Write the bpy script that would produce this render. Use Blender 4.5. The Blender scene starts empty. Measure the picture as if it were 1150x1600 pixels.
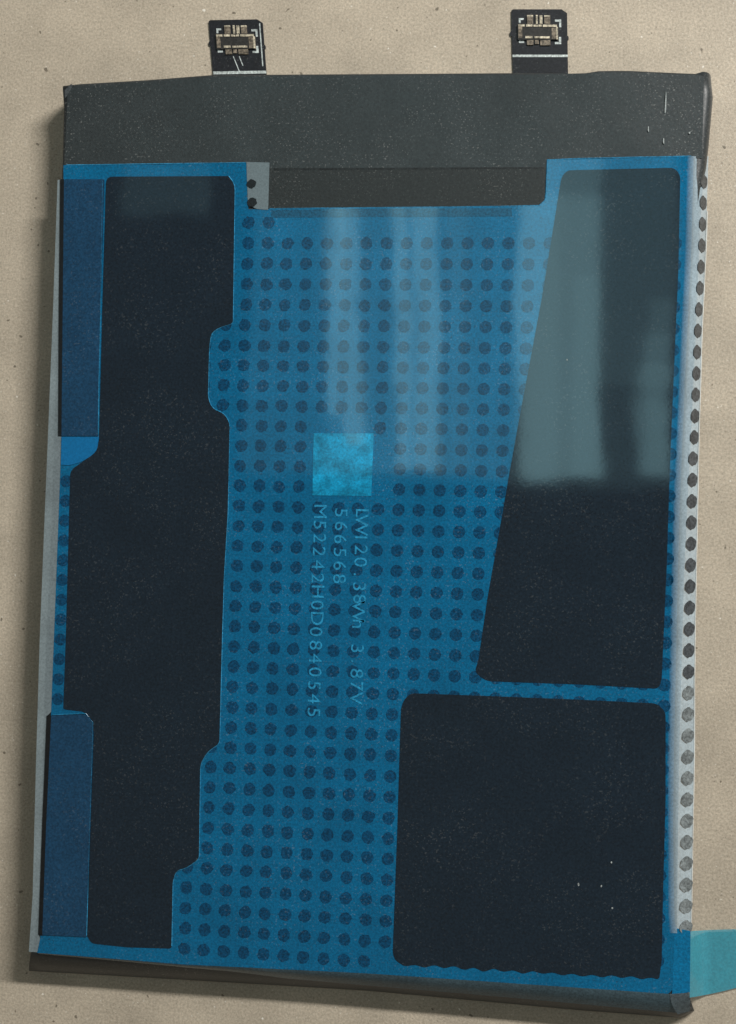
import bpy, bmesh, math, random
from mathutils import Vector, Matrix, noise
random.seed(7)
S = bpy.context.scene
COL = S.collection

# ------------------------------------------------------------------ camera
# One unit is one centimetre; the battery's cover lies at z = TOP, its middle over the origin.
TOP = 0.40
F = 2305.0 / 1600.0                                  # focal length / image height
CAM = Vector((2.01389068, -0.34581257, 13.67058638 + TOP))
ROT = Matrix(((0.98942292, -0.02645017, 0.14262776),
              (0.03148858, 0.99895308, -0.03318458),
              (-0.1416007, 0.03732473, 0.98921995)))
cd = bpy.data.cameras.new('camera')
cam = bpy.data.objects.new('camera', cd)
COL.objects.link(cam)
M4 = ROT.to_4x4()
M4.translation = CAM
cam.matrix_world = M4
cd.sensor_fit = 'VERTICAL'
cd.sensor_height = 24.0
cd.lens = F * 24.0
cd.clip_start = 0.1
cd.clip_end = 500
S.camera = cam


def at(x, y, z=TOP):
    """Photograph measurement (px) -> point on the plane at height z."""
    d = ROT @ Vector((x - 575.0, 800.0 - y, -2305.0))
    return CAM + d * ((z - CAM.z) / d.z)


# ------------------------------------------------------------------ light
S.view_settings.view_transform = 'Standard'
S.view_settings.look = 'None'
S.view_settings.exposure = 0.0
S.view_settings.gamma = 1.0
S.cycles.max_bounces = 8
S.cycles.use_denoising = True
W = bpy.data.worlds.new('World')
S.world = W
W.use_nodes = True
W.node_tree.nodes['Background'].inputs[0].default_value = (1.0, 0.90, 0.77, 1)
W.node_tree.nodes['Background'].inputs[1].default_value = 0.15


def lamp(name, loc, target, sx, sy, radiance, color):
    l = bpy.data.lights.new(name, 'AREA')
    l.shape = 'RECTANGLE'
    l.size, l.size_y = sx, sy
    l.energy = radiance * math.pi * sx * sy
    l.color = color
    o = bpy.data.objects.new(name, l)
    COL.objects.link(o)
    o.location = loc
    d = (Vector(target) - Vector(loc)).normalized()
    zx = -d
    xx = Vector((1, 0, 0)) - zx * zx.x
    xx.normalize()
    yy = zx.cross(xx)
    o.matrix_world = Matrix((xx, yy, zx)).transposed().to_4x4()
    o.matrix_world.translation = Vector(loc)
    return o


# desk lamp: a tube lying along x, high to the right behind the battery
lamp('desk_lamp', (22, 21.5, 26), (0, 0, 0.4), 13.0, 2.2, 214.0, (1.0, 0.975, 0.935))
# area lamps added overhead, shaped to lay glare streaks on the glossy film
CZ = 60.0


def glare_lamp(px0, px1, py0, py1, rad, turn=0.0):
    def mir(x, y):
        p = at(x, y)
        d = (p - CAM)
        d.z = -d.z
        return p + d * ((CZ - p.z) / d.z)
    a, b = mir(px0, py1), mir(px1, py0)
    c = (a + b) / 2
    w = lamp('glare_strip', (c.x, c.y, CZ), (c.x, c.y, 0), abs(b.x - a.x), abs(b.y - a.y), rad, (0.48, 0.90, 1.0))
    w.matrix_world = Matrix.Translation(c) @ Matrix.Rotation(math.radians(turn), 4, 'Z') @ Matrix.Translation(-c) @ w.matrix_world


for k, v in enumerate(((380, 1062, 100, 742, 0.45, 0), (506, 540, 250, 650, 2.2, 0.8), (526, 568, 320, 700, 2.2, 3.5),
          (604, 648, 130, 744, 2.5, 2.8), (640, 694, 300, 744, 2.3, 2.4), (694, 738, 120, 740, 0.5, 2.0),
          (803, 950, 90, 744, 1.6, 0.8), (804, 950, 305, 744, 1.0, 0.8), (800, 880, 90, 744, 0.5, 0.8), (940, 1064, 200, 600, 0.4, 0.0), (890, 949, 430, 744, 0.45, 0.8),
          (990, 1048, 620, 740, 0.5, -1.0), (994, 1048, 570, 740, 0.6, -1.0), (1000, 1047, 520, 740, 0.6, -1.2), (1006, 1046, 470, 740, 0.6, -1.5), (500, 806, 180, 744, 0.40, 0.5), (190, 330, 262, 338, 0.40, 0))):
    CZ = 62.0 - 0.4 * k
    glare_lamp(*v)

# ------------------------------------------------------------------ materials


def mat(name, col, rough=0.3, spec=0.5, grain=0.12, specks=0.0, blotch=0.0, wave=0.0, fine=0.0,
        alpha=1.0, trans=0.0, metal=0.0, dark_specks=0.0, blotch_scale=2.0, dents=False, feather=False):
    m = bpy.data.materials.new(name)
    m.use_nodes = True
    nt = m.node_tree
    N, L = nt.nodes, nt.links
    p = N['Principled BSDF']
    p.inputs['Roughness'].default_value = rough
    p.inputs['Metallic'].default_value = metal
    p.inputs['Specular IOR Level'].default_value = spec
    geo = N.new('ShaderNodeNewGeometry')
    pos = geo.outputs['Position']

    def nz(scale, detail=2.0, ro=0.5):
        n = N.new('ShaderNodeTexNoise')
        n.inputs['Scale'].default_value = scale
        n.inputs['Detail'].default_value = detail
        n.inputs['Roughness'].default_value = ro
        L.new(pos, n.inputs['Vector'])
        return n.outputs['Fac']

    def rng(src, a, b, c, d):
        r = N.new('ShaderNodeMapRange')
        r.inputs['From Min'].default_value = a
        r.inputs['From Max'].default_value = b
        r.inputs['To Min'].default_value = c
        r.inputs['To Max'].default_value = d
        L.new(src, r.inputs['Value'])
        return r.outputs['Result']

    def mul(a, b):
        k = N.new('ShaderNodeMath')
        k.operation = 'MULTIPLY'
        L.new(a, k.inputs[0])
        L.new(b, k.inputs[1])
        return k.outputs[0]

    fac = rng(nz(44.0, 3.0, 0.75), 0.36, 0.64, 1 - grain, 1 + grain)
    if blotch:
        fac = mul(fac, rng(nz(blotch_scale, 4.0, 0.6), 0.3, 0.7, 1 - blotch, 1 + blotch))
    vm = N.new('ShaderNodeVectorMath')
    vm.operation = 'SCALE'
    vm.inputs[0].default_value = col[:3]
    L.new(fac, vm.inputs['Scale'])
    c = vm.outputs[0]

    def mixin(c, fac, colour):
        x = N.new('ShaderNodeMix')
        x.data_type = 'RGBA'
        L.new(fac, x.inputs['Factor'])
        L.new(c, x.inputs['A'])
        x.inputs['B'].default_value = colour
        return x.outputs['Result']
    if specks:
        a = rng(nz(52.0, 1.0), 0.63, 0.70, 0, 1)
        b = rng(nz(1.9, 4.0, 0.7), 0.42, 0.62, 0.10, 1.0)
        c = mixin(c, rng(mul(a, b), 0, 1, 0, specks), (0.45, 0.46, 0.44, 1))
    if dark_specks:
        a = rng(nz(47.0, 1.5), 0.36, 0.29, 0, 1)
        b = rng(nz(1.6, 4.0, 0.7), 0.42, 0.62, 0.10, 1.0)
        c = mixin(c, rng(mul(a, b), 0, 1, 0, dark_specks), (0.012, 0.012, 0.012, 1))
    if dents:
        a = rng(nz(13.0, 1.0), 0.735, 0.765, 0, 1)
        c = mixin(c, rng(a, 0, 1, 0, 0.75), (0.10, 0.085, 0.06, 1))
        a = rng(nz(17.3, 1.0), 0.235, 0.205, 0, 1)
        c = mixin(c, rng(a, 0, 1, 0, 0.7), (0.85, 0.82, 0.74, 1))
        a = rng(nz(37.0, 1.0), 0.72, 0.76, 0, 1)
        c = mixin(c, rng(a, 0, 1, 0, 0.5), (0.80, 0.78, 0.70, 1))
    L.new(c, p.inputs['Base Color'])
    last = None
    for (amt, scale, det) in ((wave, 0.55, 1.0), (wave * 0.16, 2.1, 1.0), (fine, 30.0, 3.0)):
        if amt:
            bp = N.new('ShaderNodeBump')
            bp.inputs['Strength'].default_value = 1.0
            bp.inputs['Distance'].default_value = amt
            L.new(nz(scale, det), bp.inputs['Height'])
            if last:
                L.new(last, bp.inputs['Normal'])
            last = bp.outputs['Normal']
    if last:
        L.new(last, p.inputs['Normal'])
    sh = p.outputs[0]
    if trans:
        t = N.new('ShaderNodeBsdfTranslucent')
        L.new(c, t.inputs['Color'])
        x = N.new('ShaderNodeMixShader')
        x.inputs[0].default_value = trans
        L.new(sh, x.inputs[1])
        L.new(t.outputs[0], x.inputs[2])
        sh = x.outputs[0]
    if alpha < 1:
        t = N.new('ShaderNodeBsdfTransparent')
        x = N.new('ShaderNodeMixShader')
        x.inputs[0].default_value = alpha
        if feather:
            at_ = N.new('ShaderNodeAttribute')
            at_.attribute_name = 'feather'
            L.new(rng(at_.outputs['Fac'], 0, 1, 0, alpha), x.inputs[0])
        L.new(t.outputs[0], x.inputs[1])
        L.new(sh, x.inputs[2])
        sh = x.outputs[0]
    L.new(sh, N['Material Output'].inputs[0])
    return m


WV = 0.0045
FR = 0.045
M_table = mat('cream_board', (0.448, 0.388, 0.305), 0.42, 0.4, grain=0.19, specks=0.0, dark_specks=0.40, blotch=0.13, fine=0.003, blotch_scale=1.3, dents=True)
M_wrap = mat('charcoal_wrap', (0.0275, 0.0335, 0.036), 0.42, 0.4, wave=0.03, grain=0.22, specks=0.25, dark_specks=0.5, blotch=0.12, fine=0.0016)
M_band = mat('charcoal_tape', (0.0295, 0.0365, 0.0385), 0.38, 0.4, wave=0.06, grain=0.2, specks=0.25, dark_specks=0.6, blotch=0.12, fine=0.0016)
M_blue = mat('blue_film', (0.0005, 0.108, 0.232), FR, 0.5, grain=0.24, specks=0.12, dark_specks=0.45, blotch=0.13, wave=WV, fine=0.00005)
M_dot = mat('dot_ink', (0.0006, 0.050, 0.118), FR, 0.5, grain=0.5, specks=0.10, blotch=0.15, wave=WV, fine=0.00005)
M_faint = mat('faint_dot_ink', (0.0015, 0.068, 0.165), FR, 0.5, grain=0.35, specks=0.10, blotch=0.2, wave=WV)
M_panel = mat('black_panel', (0.0085, 0.0175, 0.028), FR, 0.5, grain=0.25, specks=0.07, dark_specks=0.4, blotch=0.08, wave=WV, fine=0.00005)
M_navy = mat('navy_pad', (0.0085, 0.047, 0.102), 0.10, 0.5, grain=0.28, specks=0.08, dark_specks=0.3, blotch=0.1, wave=WV)
M_black = mat('black_edge', (0.008, 0.009, 0.010), 0.3, 0.4, grain=0.3)
M_bright = mat('bright_blue_film', (0.004, 0.135, 0.33), 0.10, 0.5, grain=0.12, wave=WV)
M_patch = mat('cyan_ink', (0.004, 0.235, 0.43), FR, 0.5, grain=0.25, dark_specks=0.4, blotch=0.42, wave=WV, blotch_scale=8.0)
M_text = mat('pale_blue_ink', (0.018, 0.235, 0.43), FR, 0.5, grain=0.35, wave=WV, blotch=0.15, blotch_scale=12.0)
M_milky = mat('milky_film', (0.39, 0.50, 0.57), 0.12, 0.6, grain=0.16, alpha=0.74, trans=0.12, blotch=0.12, feather=True)
M_glint = mat('film_edge_glint', (0.62, 0.66, 0.66), 0.2, 0.5, grain=0.1, alpha=0.8)  # specular line of the border's outer edge, painted as a pale strip
M_palegray = mat('pale_gray_dot_ink', (0.15, 0.17, 0.175), 0.2, 0.5, grain=0.4, blotch=0.3, blotch_scale=9)
M_rim = mat('film_rim', (0.03, 0.21, 0.38), 0.12, 0.5, grain=0.4, blotch=0.4, blotch_scale=3.0)  # paler than the film: light caught by the raised lip, put into the colour
M_side = mat('clear_side_film', (0.30, 0.37, 0.40), 0.2, 0.5, grain=0.16, alpha=0.68, trans=0.2, blotch=0.15)
M_clear = mat('clear_tab_film', (0.17, 0.22, 0.24), 0.12, 0.5, grain=0.12, alpha=0.75)
M_tab = mat('teal_film', (0.040, 0.34, 0.45), 0.12, 0.5, grain=0.12, alpha=0.76, trans=0.1, blotch=0.08)
M_root = mat('folded_blue_film', (0.0008, 0.135, 0.29), 0.12, 0.5, grain=0.25, dark_specks=0.4, blotch=0.15)
M_graydot = mat('gray_dot_ink', (0.055, 0.062, 0.068), 0.2, 0.5, grain=0.4, blotch=0.3, blotch_scale=9)
M_seam = mat('dark_seam', (0.014, 0.017, 0.018), 0.45, 0.35, grain=0.6, blotch=0.4, blotch_scale=6)
M_flap = mat('creased_tape', (0.055, 0.062, 0.066), 0.35, 0.5, grain=0.4, blotch=0.3, blotch_scale=8)
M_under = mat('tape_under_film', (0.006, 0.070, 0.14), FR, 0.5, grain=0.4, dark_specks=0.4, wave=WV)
M_scuff = mat('pale_scuff', (0.30, 0.33, 0.33), 0.4, 0.4, grain=0.4)
M_fold = mat('gray_clear_film', (0.095, 0.125, 0.14), 0.2, 0.5, grain=0.3, blotch=0.2, alpha=0.8)
M_lip = mat('smoky_film', (0.052, 0.088, 0.108), 0.25, 0.5, grain=0.3, blotch=0.2, fine=0.001)
M_board = mat('black_flex', (0.012, 0.012, 0.015), 0.4, 0.4, grain=0.4, specks=0.12)
M_gold = mat('gold_contact', (0.52, 0.46, 0.35), 0.35, 0.5, grain=0.5, metal=0.15, blotch=0.45, blotch_scale=18)
M_dull = mat('tan_contact', (0.17, 0.14, 0.105), 0.4, 0.5, grain=0.6, metal=0.1, blotch=0.5, blotch_scale=20)
M_white = mat('white_print_and_glint', (0.46, 0.51, 0.50), 0.4, 0.4, grain=0.4, blotch=0.2, blotch_scale=14)
M_slot = mat('socket_plastic', (0.028, 0.026, 0.024), 0.4, 0.4, grain=0.4)

# ------------------------------------------------------------------ mesh helpers


def link(name, me, m, parent=None, kind=None, label=None):
    if m and not me.materials:
        me.materials.append(m)
    o = bpy.data.objects.new(name, me)
    COL.objects.link(o)
    if parent:
        o.parent = parent
    if kind:
        o['kind'] = kind
    if label:
        o['label'] = label
    return o


def rounded(pts, n=5):
    """(x, y[, r]) in px -> outline with corner radius r."""
    out = []
    k = len(pts)
    for i, q in enumerate(pts):
        r = q[2] if len(q) > 2 else 0
        c = Vector(q[:2])
        if not r:
            out.append(c)
            continue
        a = Vector(pts[i - 1][:2]) - c
        b = Vector(pts[(i + 1) % k][:2]) - c
        ra = min(r, a.length * 0.49)
        rb = min(r, b.length * 0.49)
        p0 = c + a.normalized() * ra
        p1 = c + b.normalized() * rb
        for j in range(n + 1):
            t = j / n
            out.append(p0 * (1 - t) ** 2 + c * 2 * t * (1 - t) + p1 * t * t)
    return out


def slab_mesh(name, pts, z0, z1):
    bm = bmesh.new()
    if sum(pts[i - 1].x * pts[i].y - pts[i].x * pts[i - 1].y for i in range(len(pts))) < 0:
        pts = pts[::-1]
    lo = [bm.verts.new((p.x, p.y, z0)) for p in pts]
    hi = [bm.verts.new((p.x, p.y, z1)) for p in pts]
    bm.faces.new(hi)
    bm.faces.new(lo[::-1])
    for i in range(len(pts)):
        bm.faces.new((lo[i - 1], lo[i], hi[i], hi[i - 1]))
    me = bpy.data.meshes.new(name)
    bm.to_mesh(me)
    bm.free()
    return me


def slab(name, pts, z0, z1, m, parent, **k):
    w = [at(p.x, p.y, z1) for p in rounded(pts)]
    return link(name, slab_mesh(name, w, z0, z1), m, parent, **k)


def grid_mesh(name, rows, smooth=True, closed=False):
    bm = bmesh.new()
    V = [[bm.verts.new(p) for p in r] for r in rows]
    n = len(rows[0])
    for i in range(len(rows) - 1):
        for j in range(n if closed else n - 1):
            bm.faces.new((V[i][j], V[i][(j + 1) % n], V[i + 1][(j + 1) % n], V[i + 1][j]))
    if closed:
        bm.faces.new(V[-1])
        bm.faces.new(V[0][::-1])
    bmesh.ops.recalc_face_normals(bm, faces=bm.faces)
    for f in bm.faces:
        f.smooth = smooth
    me = bpy.data.meshes.new(name)
    bm.to_mesh(me)
    bm.free()
    return me


def lerp_poly(pl, t):
    """Point at fraction t of a polyline given as (x, y)."""
    d = [0]
    for a, b in zip(pl, pl[1:]):
        d.append(d[-1] + math.hypot(b[0] - a[0], b[1] - a[1]))
    s = t * d[-1]
    for i in range(len(pl) - 1):
        if s <= d[i + 1] + 1e-9:
            u = (s - d[i]) / (d[i + 1] - d[i])
            return (pl[i][0] + (pl[i + 1][0] - pl[i][0]) * u, pl[i][1] + (pl[i + 1][1] - pl[i][1]) * u)
    return pl[-1]


def interp(tab, y):
    for (y0, x0), (y1, x1) in zip(tab, tab[1:]):
        if y <= y1:
            return x0 + (x1 - x0) * (y - y0) / (y1 - y0)
    return tab[-1][1]


# ------------------------------------------------------------------ the table
bm = bmesh.new()
bmesh.ops.create_grid(bm, x_segments=2, y_segments=2, size=60)
me = bpy.data.meshes.new('tabletop')
bm.to_mesh(me)
bm.free()
table = link('tabletop', me, M_table, kind='structure', label='cream board surface with fine specks under the battery')

# ------------------------------------------------------------------ the battery
B = bpy.data.objects.new('phone_battery', None)
COL.objects.link(B)
B['label'] = 'flat black phone battery with blue dotted film and two black connectors lying on cream board'
B['category'] = 'battery'

# pouch cell: loops from the base up to the flat cover
E_top = [(98, 130), (110, 128), (230, 121), (330, 113), (500, 112), (800, 110), (918, 111), (928, 107), (975, 106), (1060, 110), (1112, 112)]
E_right = [(1112, 112), (1114, 122), (1117, 130), (1113, 175), (1107, 245), (1098, 300), (1085, 600), (1070, 900), (1062, 1200), (1059, 1450), (1066, 1530), (1078, 1562)]
E_bot = [(1078, 1562), (1040, 1556), (575, 1525), (290, 1508), (47, 1489)]
E_left = [(47, 1489), (57, 1400), (62, 1200), (68, 1000), (77, 800), (80, 680), (86, 480), (93, 300), (95, 240), (97, 140), (98, 130)]
B_bot = [(1085, 1580), (1070, 1591), (900, 1578), (575, 1548), (290, 1531), (45, 1517)]
n = 40


def side(pl):
    return [Vector(lerp_poly(pl, j / n)) for j in range(n)]


def shift(ps, dx, dy):
    return [p + Vector((dx, dy)) for p in ps]


top, right, bot, left = side(E_top), side(E_right), side(E_bot), side(E_left)
base = side(B_bot)
cen = Vector((575, 830))


def loop(z, inset, k):
    """k moves the lower end from the cover's edge (0) to the base's edge (1)."""
    out = []
    for e, ps in enumerate((top, right, bot, left)):
        for j, p in enumerate(ps):
            if e == 2:
                q = p.lerp(base[j], k)
            else:
                q = p.copy()
            ins = inset * (0.35 if e == 3 else 0.5 if e == 0 else 1.0 if e == 1 else 0.2)
            dv = Vector((-1, 0)) if e == 1 else Vector((1, 0)) if e == 3 else Vector((0, 1)) if e == 0 else Vector((0, -1))
            w = 1.0
            q = q + dv * ins * w
            if e == 2:
                zz = z + (TOP - z) * 0.0
                out.append(at(q.x, q.y, zz))
            else:
                r = at(q.x, q.y, TOP)          # upright sides
                u = Vector((r.x, r.y, z))
                if e == 3 and j < 10:          # flare into the sloping end
                    f = (1 - j / 10) ** 1.5
                    b = at(q.x - 2 * k, q.y + 28 * k * f, z)
                    u = u.lerp(b, f)
                out.append(u)
    return out


# the lower right corner joins the upright side to the sloping end
rows = [loop(0.02, 3, 1.0), loop(0.08, 0, 1.0), loop(0.18, 0, 0.9), loop(0.29, 0, 0.55), loop(0.35, 3, 0.28), loop(0.385, 7, 0.1), loop(TOP, 14, 0.0)]
cell = link('pouch_cell', grid_mesh('pouch_cell', rows, closed=True), M_wrap, B)

Z = TOP
# tape band over the head of the cell
slab('wrap_tape', [(106, 137, 4), (230, 128), (330, 120), (500, 118), (800, 117), (975, 113), (1100, 118, 6), (1097, 247), (860, 262), (420, 263), (100, 268)],
     Z - 0.002, Z + 0.003, M_band, B)
# lower step of the tape in the notch of the film
slab('notch_strip', [(418, 262), (853, 262), (851, 314, 10), (842, 323), (420, 326)], Z + 0.0005, Z + 0.0065, mat('brown_black_tape', (0.0215, 0.026, 0.0265), 0.45, 0.35, grain=0.25, specks=0.15, dark_specks=0.5, fine=0.0014), B)

# blue film
film_out = [(99, 258), (250, 257), (386, 254), (388, 327), (600, 324), (842, 321, 4), (853, 311, 6), (855, 250, 3), (1084, 244), (1080, 400), (1074, 520), (1066, 700), (1062, 800), (1059, 900),
            (1057, 1000), (1053, 1180), (1052, 1300), (1054, 1440), (1062, 1470), (1060, 1535), (1044, 1554, 6), (800, 1538), (575, 1522), (290, 1508), (58, 1489), (63, 1465), (80, 1112), (96, 690), (92, 560), (99, 285)]
film = slab('blue_film', film_out, Z + 0.001, Z + 0.008, M_blue, B)

# black windows of the film
left_panel = [(166, 276, 10), (357, 275), (367, 288, 10), (364, 506, 6), (345, 511, 8), (330, 520, 9), (327, 545), (325, 620, 5), (331, 638, 9), (350, 646, 8), (359, 661, 8), (356, 800), (350, 900), (347, 1000), (343, 1162, 7),
              (324, 1175, 9), (313, 1194, 9), (311, 1342, 6), (292, 1356, 7), (275, 1361, 7), (270, 1378, 6), (268, 1482, 4), (200, 1480), (143, 1474, 6), (136, 1462), (147, 1135, 12), (133, 1112, 8), (99, 1108, 4), (103, 1000), (107, 850), (110, 735, 8), (128, 722, 6), (151, 706, 8), (155, 685), (160, 480)]
upper_panel = [(878, 274, 10), (888, 266, 4), (1054, 262, 8), (1063, 274, 6), (1060, 420), (1054, 560), (1047, 720), (1042, 880), (1034, 1060), (1030, 1076, 8), (900, 1069), (760, 1064, 10), (742, 1050, 8), (748, 1030), (762, 935), (784, 810), (796, 740), (817, 625), (847, 465), (864, 360)]
lower_panel = [(627, 1100, 14), (640, 1083, 10), (750, 1087), (900, 1093), (1026, 1099, 8), (1040, 1112, 8), (1040, 1250), (1036, 1400), (1034, 1500), (1030, 1531, 6)]
# its lower border is scalloped by the row of dots under it
for i in range(26):
    t = i / 25
    x = 1018 - t * 385
    y = 1529 - t * 21 + (random.uniform(1.5, 4) if i % 2 else -random.uniform(1.5, 3.5))
    lower_panel.append((x, y, 5))
lower_panel += [(617, 1500, 10), (614, 1488, 4), (621, 1300)]
panels = []
for pts, lab in ((left_panel, 'tall stepped black panel'), (upper_panel, 'slanted black panel'), (lower_panel, 'square black panel with scalloped lower border')):
    panels.append(slab('black_panel', pts, Z + 0.003, Z + 0.013, M_panel, B, label=lab))

# navy pads with a bare black edge, bright blue end
slab('navy_pad', [(100, 280, 3), (163, 280, 3), (157, 480), (153, 681), (96, 681), (98, 480)], Z + 0.004, Z + 0.017, M_navy, B, label='upper navy pad')
slab('pad_edge', [(94, 280), (100, 280), (98, 480), (96, 681), (91, 681), (92, 480)], Z + 0.004, Z + 0.015, M_black, B)
slab('blue_end', [(96, 683), (154, 683), (152, 706, 14), (127, 722, 6), (108, 727), (95, 726)], Z + 0.004, Z + 0.014, M_bright, B)
slab('navy_pad', [(80, 1118, 3), (136, 1116, 10), (146, 1130, 8), (141, 1290), (135, 1464), (66, 1461), (72, 1290)], Z + 0.004, Z + 0.017, M_navy, B, label='lower navy pad')
slab('pad_edge', [(73, 1118), (80, 1118), (72, 1290), (66, 1462), (60, 1460), (66, 1290)], Z + 0.004, Z + 0.015, M_black, B)

# clear tab by the notch, two dots on it
tab = slab('clear_tab', [(385, 253), (421, 254), (419, 328), (396, 326, 8), (387, 312)], Z + 0.004, Z + 0.012, M_clear, B)

# dots: one mesh, copied over the grid
PITCH, X0, Y0 = 0.1905, -1.383, 1.665


def disc(name, r, h, seg=18, jitter=0.09):
    bm = bmesh.new()
    ring = []
    for i in range(seg):
        a = 2 * math.pi * i / seg
        q = r * (1 + 0.03 * math.sin(2 * a + random.random()) + random.uniform(-jitter, jitter))
        ring.append((q * math.cos(a), q * math.sin(a)))
    lo = [bm.verts.new((x, y, 0)) for x, y in ring]
    hi = [bm.verts.new((x, y, h)) for x, y in ring]
    bm.faces.new(hi)
    for i in range(seg):
        bm.faces.new((lo[i - 1], lo[i], hi[i], hi[i - 1]))
    me = bpy.data.meshes.new(name)
    bm.to_mesh(me)
    bm.free()
    return me


def inside(p, poly):
    c = False
    k = len(poly)
    for i in range(k):
        a, b = poly[i], poly[i - 1]
        if (a.y > p.y) != (b.y > p.y) and p.x < (b.x - a.x) * (p.y - a.y) / (b.y - a.y) + a.x:
            c = not c
    return c


def world_poly(pts):
    return [at(p.x, p.y).to_2d() for p in rounded(pts)]


FO = world_poly(film_out)
PO = [world_poly(p) for p in (left_panel, upper_panel, lower_panel)]
PADS = [world_poly(p) for p in ([(90, 275), (165, 275), (155, 730), (88, 730)], [(60, 1110), (148, 1110), (138, 1468), (58, 1468)], [(480, 672), (588, 672), (588, 779), (480, 779)])]
spots = []
for i in range(-12, 26):
    for j in range(-31, 8):
        c = Vector((X0 + i * PITCH, Y0 + j * PITCH + (0.006 * max(0, j))))
        rr = 0.056
        ring = [c + Vector((rr * math.cos(a), rr * math.sin(a))) for a in [k * math.pi / 4 for k in range(8)]]
        if not all(inside(q, FO) for q in ring):
            continue
        vis = sum(not any(inside(q, P) for P in PO) for q in ring)
        if vis == 0:
            continue
        if any(any(inside(q, P) for q in ring) for P in PADS):
            continue
        if c.y < -4.0 and c.x > 0.3:
            continue
        if c.y < -3.9 and c.x < -1.6:
            continue
        if c.y > 2.75 and not (-1.25 < c.x < -1.0):
            continue
        if c.y > 2.9:
            continue
        spots.append((c, vis))
spots.sort(key=lambda s: -s[1])
dot_mes = [disc('dot', 0.058, 0.003) for _ in range(12)]
for me in dot_mes:
    me.materials.append(M_dot)
faint_mes = [m.copy() for m in dot_mes]
for m in faint_mes:
    m.materials[0] = M_faint
for c, vis in spots[:300]:
    d = bpy.data.objects.new('dot', random.choice(faint_mes if abs(c.x) > 2.7 else dot_mes))
    COL.objects.link(d)
    d.parent = film
    d.location = (c.x + random.uniform(-.003, .003), c.y + random.uniform(-.003, .003), Z + 0.007)
    d.rotation_euler.z = random.uniform(0, 6.28)
rest = spots[300:]
print('dots', len(spots))
if rest:
    bm = bmesh.new()
    for c, vis in rest:
        ring = [bm.verts.new((c.x + 0.058 * math.cos(a), c.y + 0.058 * math.sin(a), Z + 0.010)) for a in [k * math.pi / 7 for k in range(14)]]
        bm.faces.new(ring)
    me = bpy.data.meshes.new('dot_rows')
    bm.to_mesh(me)
    bm.free()
    link('dot_rows', me, M_dot, film, kind='stuff')
for (x, y) in ((393, 287), (394, 316)):
    d = link('tab_dot', disc('tab_dot', 0.045, 0.003), M_black, tab)
    p = at(x, y, Z + 0.012)
    d.location = (p.x, p.y, Z + 0.0115)

# printed square (plain) and three lines of lettering
slab('printed_square', [(490, 677), (584, 677), (580, 775), (488, 774)], Z + 0.007, Z + 0.012, M_patch, B)


def lettering(text, px, py, size, pitch, wide=1.12):
    """Text running down the picture, letter tops to the right; each character is a sub-part of the film."""
    o = at(px, py)
    for i, ch in enumerate(text):
        if ch == ' ':
            continue
        cu = bpy.data.curves.new('glyph', 'FONT')
        cu.body = ch
        cu.size = size
        cu.resolution_u = 3
        cu.align_x = 'CENTER'
        tmp = bpy.data.objects.new('glyph', cu)
        me = tmp.to_mesh().copy()
        me.name = 'printed_character'
        tmp.to_mesh_clear()
        bpy.data.objects.remove(tmp)
        bpy.data.curves.remove(cu)
        jx = random.uniform(-.004, .004)
        for v in me.vertices:
            v.co = (v.co.y + jx, -v.co.x * wide, 0)
        me.materials.clear()
        d = link('printed_character', me, M_text, film)
        d.location = (o.x, o.y - i * pitch, Z + 0.0118)


lettering('LW120.38Wh 3.87V', 556, 801, 0.175, 0.1155)
lettering('566568', 524, 801, 0.175, 0.1240)
lettering('M52242H0D0840545', 491, 799, 0.175, 0.1255)

# milky right border of the film, bent down over the edge
XI = [(244, 1083), (400, 1079), (520, 1073), (700, 1065), (780, 1061), (900, 1058), (1000, 1056), (1180, 1052), (1440, 1053), (1460, 1056)]
XO = [(244, 1107), (400, 1102), (520, 1096), (700, 1091), (850, 1088), (1000, 1085), (1180, 1084), (1460, 1079)]


def drop(y):
    return 0.17 - 0.12 * (y - 244) / 1216


def edge_pt(y, t):
    xi, xo = interp(XI, y), interp(XO, y)
    z = Z + 0.010 - drop(y) * t ** 2
    return at(xi + (xo - xi) * t, y, z)


rows = []
TS = (-0.36, -0.26, -0.16, -0.04, 0.1, 0.25, 0.4, 0.55, 0.7, 0.85, 1.0)
for k in range(41):
    y = 244 + (1458 - 244) * k / 40
    rows.append([edge_pt(y, t) if t > 0 else at(interp(XI, y) + t * 26, y, Z + 0.010) for t in TS])
me = grid_mesh('film_border', rows)
fa = me.attributes.new('feather', 'FLOAT', 'POINT')
for q in range(len(me.vertices)):
    fa.data[q].value = min(1.0, (q % len(TS)) / 5.0) ** 0.95
border = link('film_border', me, M_milky, B)
edge_mesh = disc('dot', 0.064, 0.003)
edge_mesh.materials.append(M_graydot)
pale_mesh = edge_mesh.copy()
pale_mesh.materials[0] = M_palegray
y = 284.0
while y < 1450:
    xi, xo = interp(XI, y), interp(XO, y)
    t = 0.74 if y < 700 else 0.70
    p = edge_pt(y, t)
    du = (edge_pt(y, t + 0.05) - edge_pt(y, t - 0.05)).normalized()
    dv = (edge_pt(y - 5, t) - edge_pt(y + 5, t)).normalized()
    nn = du.cross(dv).normalized()
    dv = nn.cross(du)
    m = Matrix((du, dv, nn)).transposed().to_4x4()
    m.translation = p + nn * 0.002
    d = bpy.data.objects.new('dot', edge_mesh if y < 1080 else pale_mesh)
    COL.objects.link(d)
    d.parent = border
    d.matrix_local = m
    y += 33.3

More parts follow.
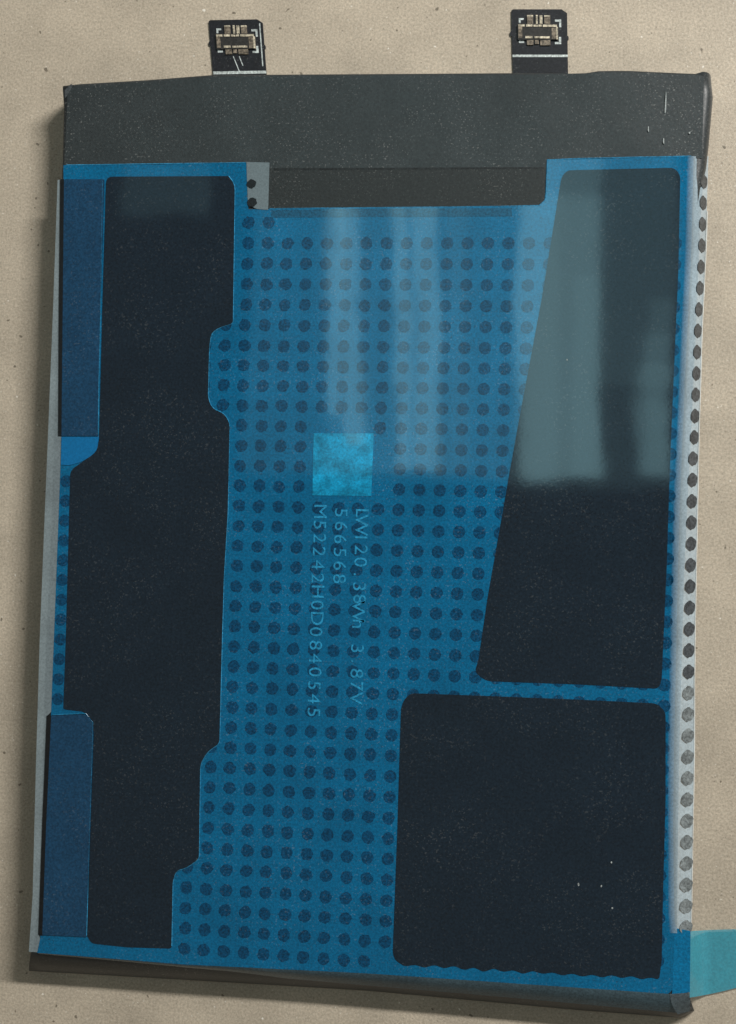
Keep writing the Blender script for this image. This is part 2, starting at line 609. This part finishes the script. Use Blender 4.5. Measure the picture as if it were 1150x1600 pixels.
def rim(pts, parent, w=1.7, z=Z + 0.0155, m=None):
    """Raised lip of the cut film along an open outline."""
    q = [Vector(p[:2]) for p in pts]
    bm = bmesh.new()
    prev = None
    for i, p in enumerate(q):
        t = (q[min(i + 1, len(q) - 1)] - q[max(i - 1, 0)]).normalized()
        nrm = Vector((-t.y, t.x)) * w * 0.5 * (0.75 + 0.5 * random.random())
        a = bm.verts.new(at((p + nrm).x, (p + nrm).y, z - 0.006))
        b = bm.verts.new(at(p.x, p.y, z))
        c = bm.verts.new(at((p - nrm).x, (p - nrm).y, z - 0.006))
        if prev:
            for u, v, m_, n_ in ((prev[0], prev[1], b, a), (prev[1], prev[2], c, b)):
                bm.faces.new((u, v, m_, n_))
        prev = (a, b, c)
    bmesh.ops.recalc_face_normals(bm, faces=bm.faces)
    me = bpy.data.meshes.new('film_rim')
    bm.to_mesh(me)
    bm.free()
    link('film_rim', me, m or M_rim, parent)


for y0, y1 in ((330, 640), (640, 1050), (1050, 1446)):
    pts = []
    for k in range(21):
        y = y0 + (y1 - y0) * k / 20
        pts.append((interp(XO, y) + 0.6, y))
    rim(pts, border, 2.2, Z + 0.012 - drop(y0) * 0.85, M_glint)
rim([(160, 283), (157, 480), (154, 600), (153, 679)], B, 1.5, Z + 0.019)
rim([(82, 1117), (134, 1115), (145, 1129), (143, 1200), (139, 1330), (135, 1462)], B, 1.5, Z + 0.019)
rp = rounded(left_panel)
st = [p for p in rp]
ix0 = min(range(len(rp)), key=lambda i: (rp[i] - Vector((357, 275))).length)
ix1 = min(range(len(rp)), key=lambda i: (rp[i] - Vector((268, 1478))).length)
rim([rp[(ix0 + k) % len(rp)] for k in range((ix1 - ix0) % len(rp) + 1)], film)
rim([(104, 258), (180, 257), (250, 256), (320, 255), (384, 254)], film, 1.6, Z + 0.010)
rim([(421, 326), (500, 325), (600, 324), (700, 323), (780, 322), (842, 321), (851, 313), (853, 300), (855, 250), (900, 248), (980, 246), (1080, 244)], film, 1.8, Z + 0.010)
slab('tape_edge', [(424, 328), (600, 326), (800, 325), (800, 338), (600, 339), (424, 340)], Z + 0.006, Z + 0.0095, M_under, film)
slab('tape_seam', [(428, 263), (600, 262), (850, 261), (850, 264), (600, 265), (428, 266)], Z + 0.002, Z + 0.0075, M_seam, B)
slab('fold_flap', [(101, 141), (111, 131), (114, 133), (105, 149), (101, 154)], Z - 0.002, Z + 0.006, M_flap, B)
for pts in ([(1040.5, 142), (1042.5, 142), (1041, 178), (1038.5, 184), (1038, 172)], [(1012, 197), (1014, 197), (1014.5, 207), (1012, 205)], [(1036, 214), (1038, 216), (1038, 226), (1035.5, 222)], [(1075, 206), (1079, 205), (1080, 209), (1076, 210)],
            [(884, 561), (887, 560), (888, 563), (885, 564)], [(938, 1383), (941, 1382), (941, 1387), (938, 1387)], [(953, 1346), (957, 1345), (957, 1349), (954, 1350)], [(902, 1380), (905, 1378), (906, 1384), (903, 1385)], [(955, 1417), (959, 1418), (958, 1421), (955, 1420)]):
    cx = sum(q[0] for q in pts) / len(pts)
    cy = sum(q[1] for q in pts) / len(pts)
    pts = [(cx + (q[0] - cx) * random.uniform(0.5, 0.9), cy + (q[1] - cy) * random.uniform(0.6, 1.0), 1.2) for q in pts]
    slab('scuff', pts, Z + 0.002, Z + 0.0145, M_scuff, B)

# clear film standing out along the left edge
slab('film_border', [(90, 281), (98, 281), (94, 480), (92, 678), (97, 684), (92, 800), (87, 950), (80, 1112), (73, 1119), (66, 1300), (61, 1463), (64, 1470), (58, 1488), (45, 1487), (51, 1400), (56, 1200), (62, 1000), (70, 800), (75, 680), (83, 480)],
     Z - 0.004, Z + 0.006, M_side, B)

# smoky lower lip of the film bending over the end of the cell
rows = []
lip0 = [(60, 1489), (290, 1507), (575, 1521), (1046, 1553)]
lip1 = [(60, 1493), (290, 1515), (575, 1540), (800, 1559), (1062, 1583)]
for k in range(31):
    a = Vector(lerp_poly(lip0, k / 30))
    b = Vector(lerp_poly(lip1, k / 30))
    r = []
    for t in range(6):
        u = t / 5
        q = a.lerp(b, u)
        r.append(at(q.x, q.y, Z + 0.012 - 0.11 * u ** 1.6))
    rows.append(r)
link('film_lip', grid_mesh('film_lip', rows), M_lip, B)

rows = []
for k in range(7):
    u = k / 6
    x0 = 1047 + 12 * u * u
    rows.append([at(x0 + (1078 - x0) * q / 5, 1551 + 4 * (1 - q / 5) * 0.5 + (32 - 3 * q / 5) * u, Z + 0.016 - 0.10 * u ** 1.5) for q in range(6)])
link('corner_fold', grid_mesh('corner_fold', rows), M_fold, B)
# teal pull tab reaching out over the table
rows = []
for k in range(15):
    t = k / 14
    x = 1077 + 103 * t
    y0 = 1455 - 3 * math.sin(t * 2.2) if t < 1 else 1453
    y1 = 1559 - 16 * t - 8 * t * t
    z = 0.25 - 0.22 * min(1, t / 0.25)
    rows.append([at(x, y0 + (y1 - y0) * s / 6, z) for s in range(7)])
link('pull_tab', grid_mesh('pull_tab', rows), M_tab, B)
slab('tab_root', [(1054, 1450), (1079, 1455), (1078, 1550), (1050, 1555)], Z + 0.001, Z + 0.0095, M_root, B)

# ------------------------------------------------------------------ flex connectors


def connector(tl, tr, bl, extra):
    tl, tr, bl = Vector(tl), Vector(tr), Vector(bl)
    U = tr - tl
    V = (bl - tl)
    V = V.normalized() * U.length

    def m(cx, cy):
        return tl + U * ((cx - 155) / 715) + V * ((cy - 115) / 715)

    def box(name, x0, y0, x1, y1, z0, z1, mt, par, r=0):
        pts = []
        for cx, cy in ((x0, y0), (x1, y0), (x1, y1), (x0, y1)):
            q = m(cx, cy)
            pts.append((q.x, q.y, r))
        return slab(name, pts, z0, z1, mt, par)

    bl_y = 1100
    pts = [(155, 130, 0), (175, 115, 0), (800, 115, 0), (870, 165, 0), (870, 455, 0), (885, 465, 3), (885, 505, 3), (870, 515, 0), (870, bl_y, 0), (165, bl_y, 0), (155, 460, 0), (132, 450, 3), (132, 405, 3), (155, 395, 0)]
    c = slab('flex_connector', [(m(a, b).x, m(a, b).y, r) for a, b, r in pts], 0.003, 0.016, M_board, B)
    z0 = 0.0155
    box('socket_shell', 232, 300, 748, 505, z0, 0.034, M_slot, c, 1)
    for a in ((240, 308, 322, 336), (340, 308, 422, 336), (435, 312, 490, 338), (500, 312, 540, 338), (556, 312, 735, 340),
              (330, 458, 420, 486), (445, 462, 500, 486), (510, 462, 642, 488)):
        box('contact_rail', *a, z0, 0.040, M_gold, c)
    for a in ((355, 192, 432, 306), (468, 192, 492, 308), (516, 196, 552, 308), (576, 196, 652, 308)):
        box('contact_pin', *a, z0, 0.031, M_gold if a[0] in (468, 516) else M_dull, c)
        box('pin_tip', a[0], a[1] - 4, a[2], a[1] + 14, z0, 0.034, M_gold, c)
    for a in ((348, 490, 432, 572), (450, 490, 500, 560), (520, 492, 648, 576)):
        box('contact_pin', *a, z0, 0.030, M_dull, c)
    box('end_clip', 668, 352, 724, 496, z0, 0.038, M_dull, c)
    box('end_clip', 726, 341, 748, 500, z0, 0.043, M_gold, c)
    box('end_clip', 240, 338, 290, 484, z0, 0.038, M_dull, c)
    for br in (((248, 228), (312, 228), (312, 252), (272, 252), (272, 292), (248, 292)),
               ((712, 246), (792, 246), (792, 345), (766, 345), (766, 274), (712, 274)),
               ((760, 470), (788, 470), (788, 562), (708, 562), (708, 536), (760, 536)),
               ((246, 488), (274, 488), (274, 518), (312, 518), (312, 548), (246, 548))):
        q = [(m(a, b).x, m(a, b).y) for a, b in br]
        slab('corner_mark', q, z0, 0.0185, M_white, c)
    if extra:
        box('print_or_glint', 165, 800, 868, 838, z0, 0.018, M_white, c)
        box('print_or_glint', 822, 170, 836, 740, z0, 0.018, M_white, c)  # highlight along the flex's right edge, painted as a white strip
        for a, b in (((440, 600), (505, 800)), ((520, 600), (560, 730))):
            p, q = m(*a), m(*b)
            slab('print_or_glint', [(p.x, p.y), (p.x + 1.4, p.y), (q.x + 1.4, q.y), (q.x, q.y)], z0, 0.018, M_white, c)
    else:
        box('print_or_glint', 160, 698, 870, 728, z0, 0.018, M_white, c)


connector((326, 31.5), (410, 30), (331.5, 106), True)
connector((799, 14.5), (886, 14.5), (800.5, 106), False)
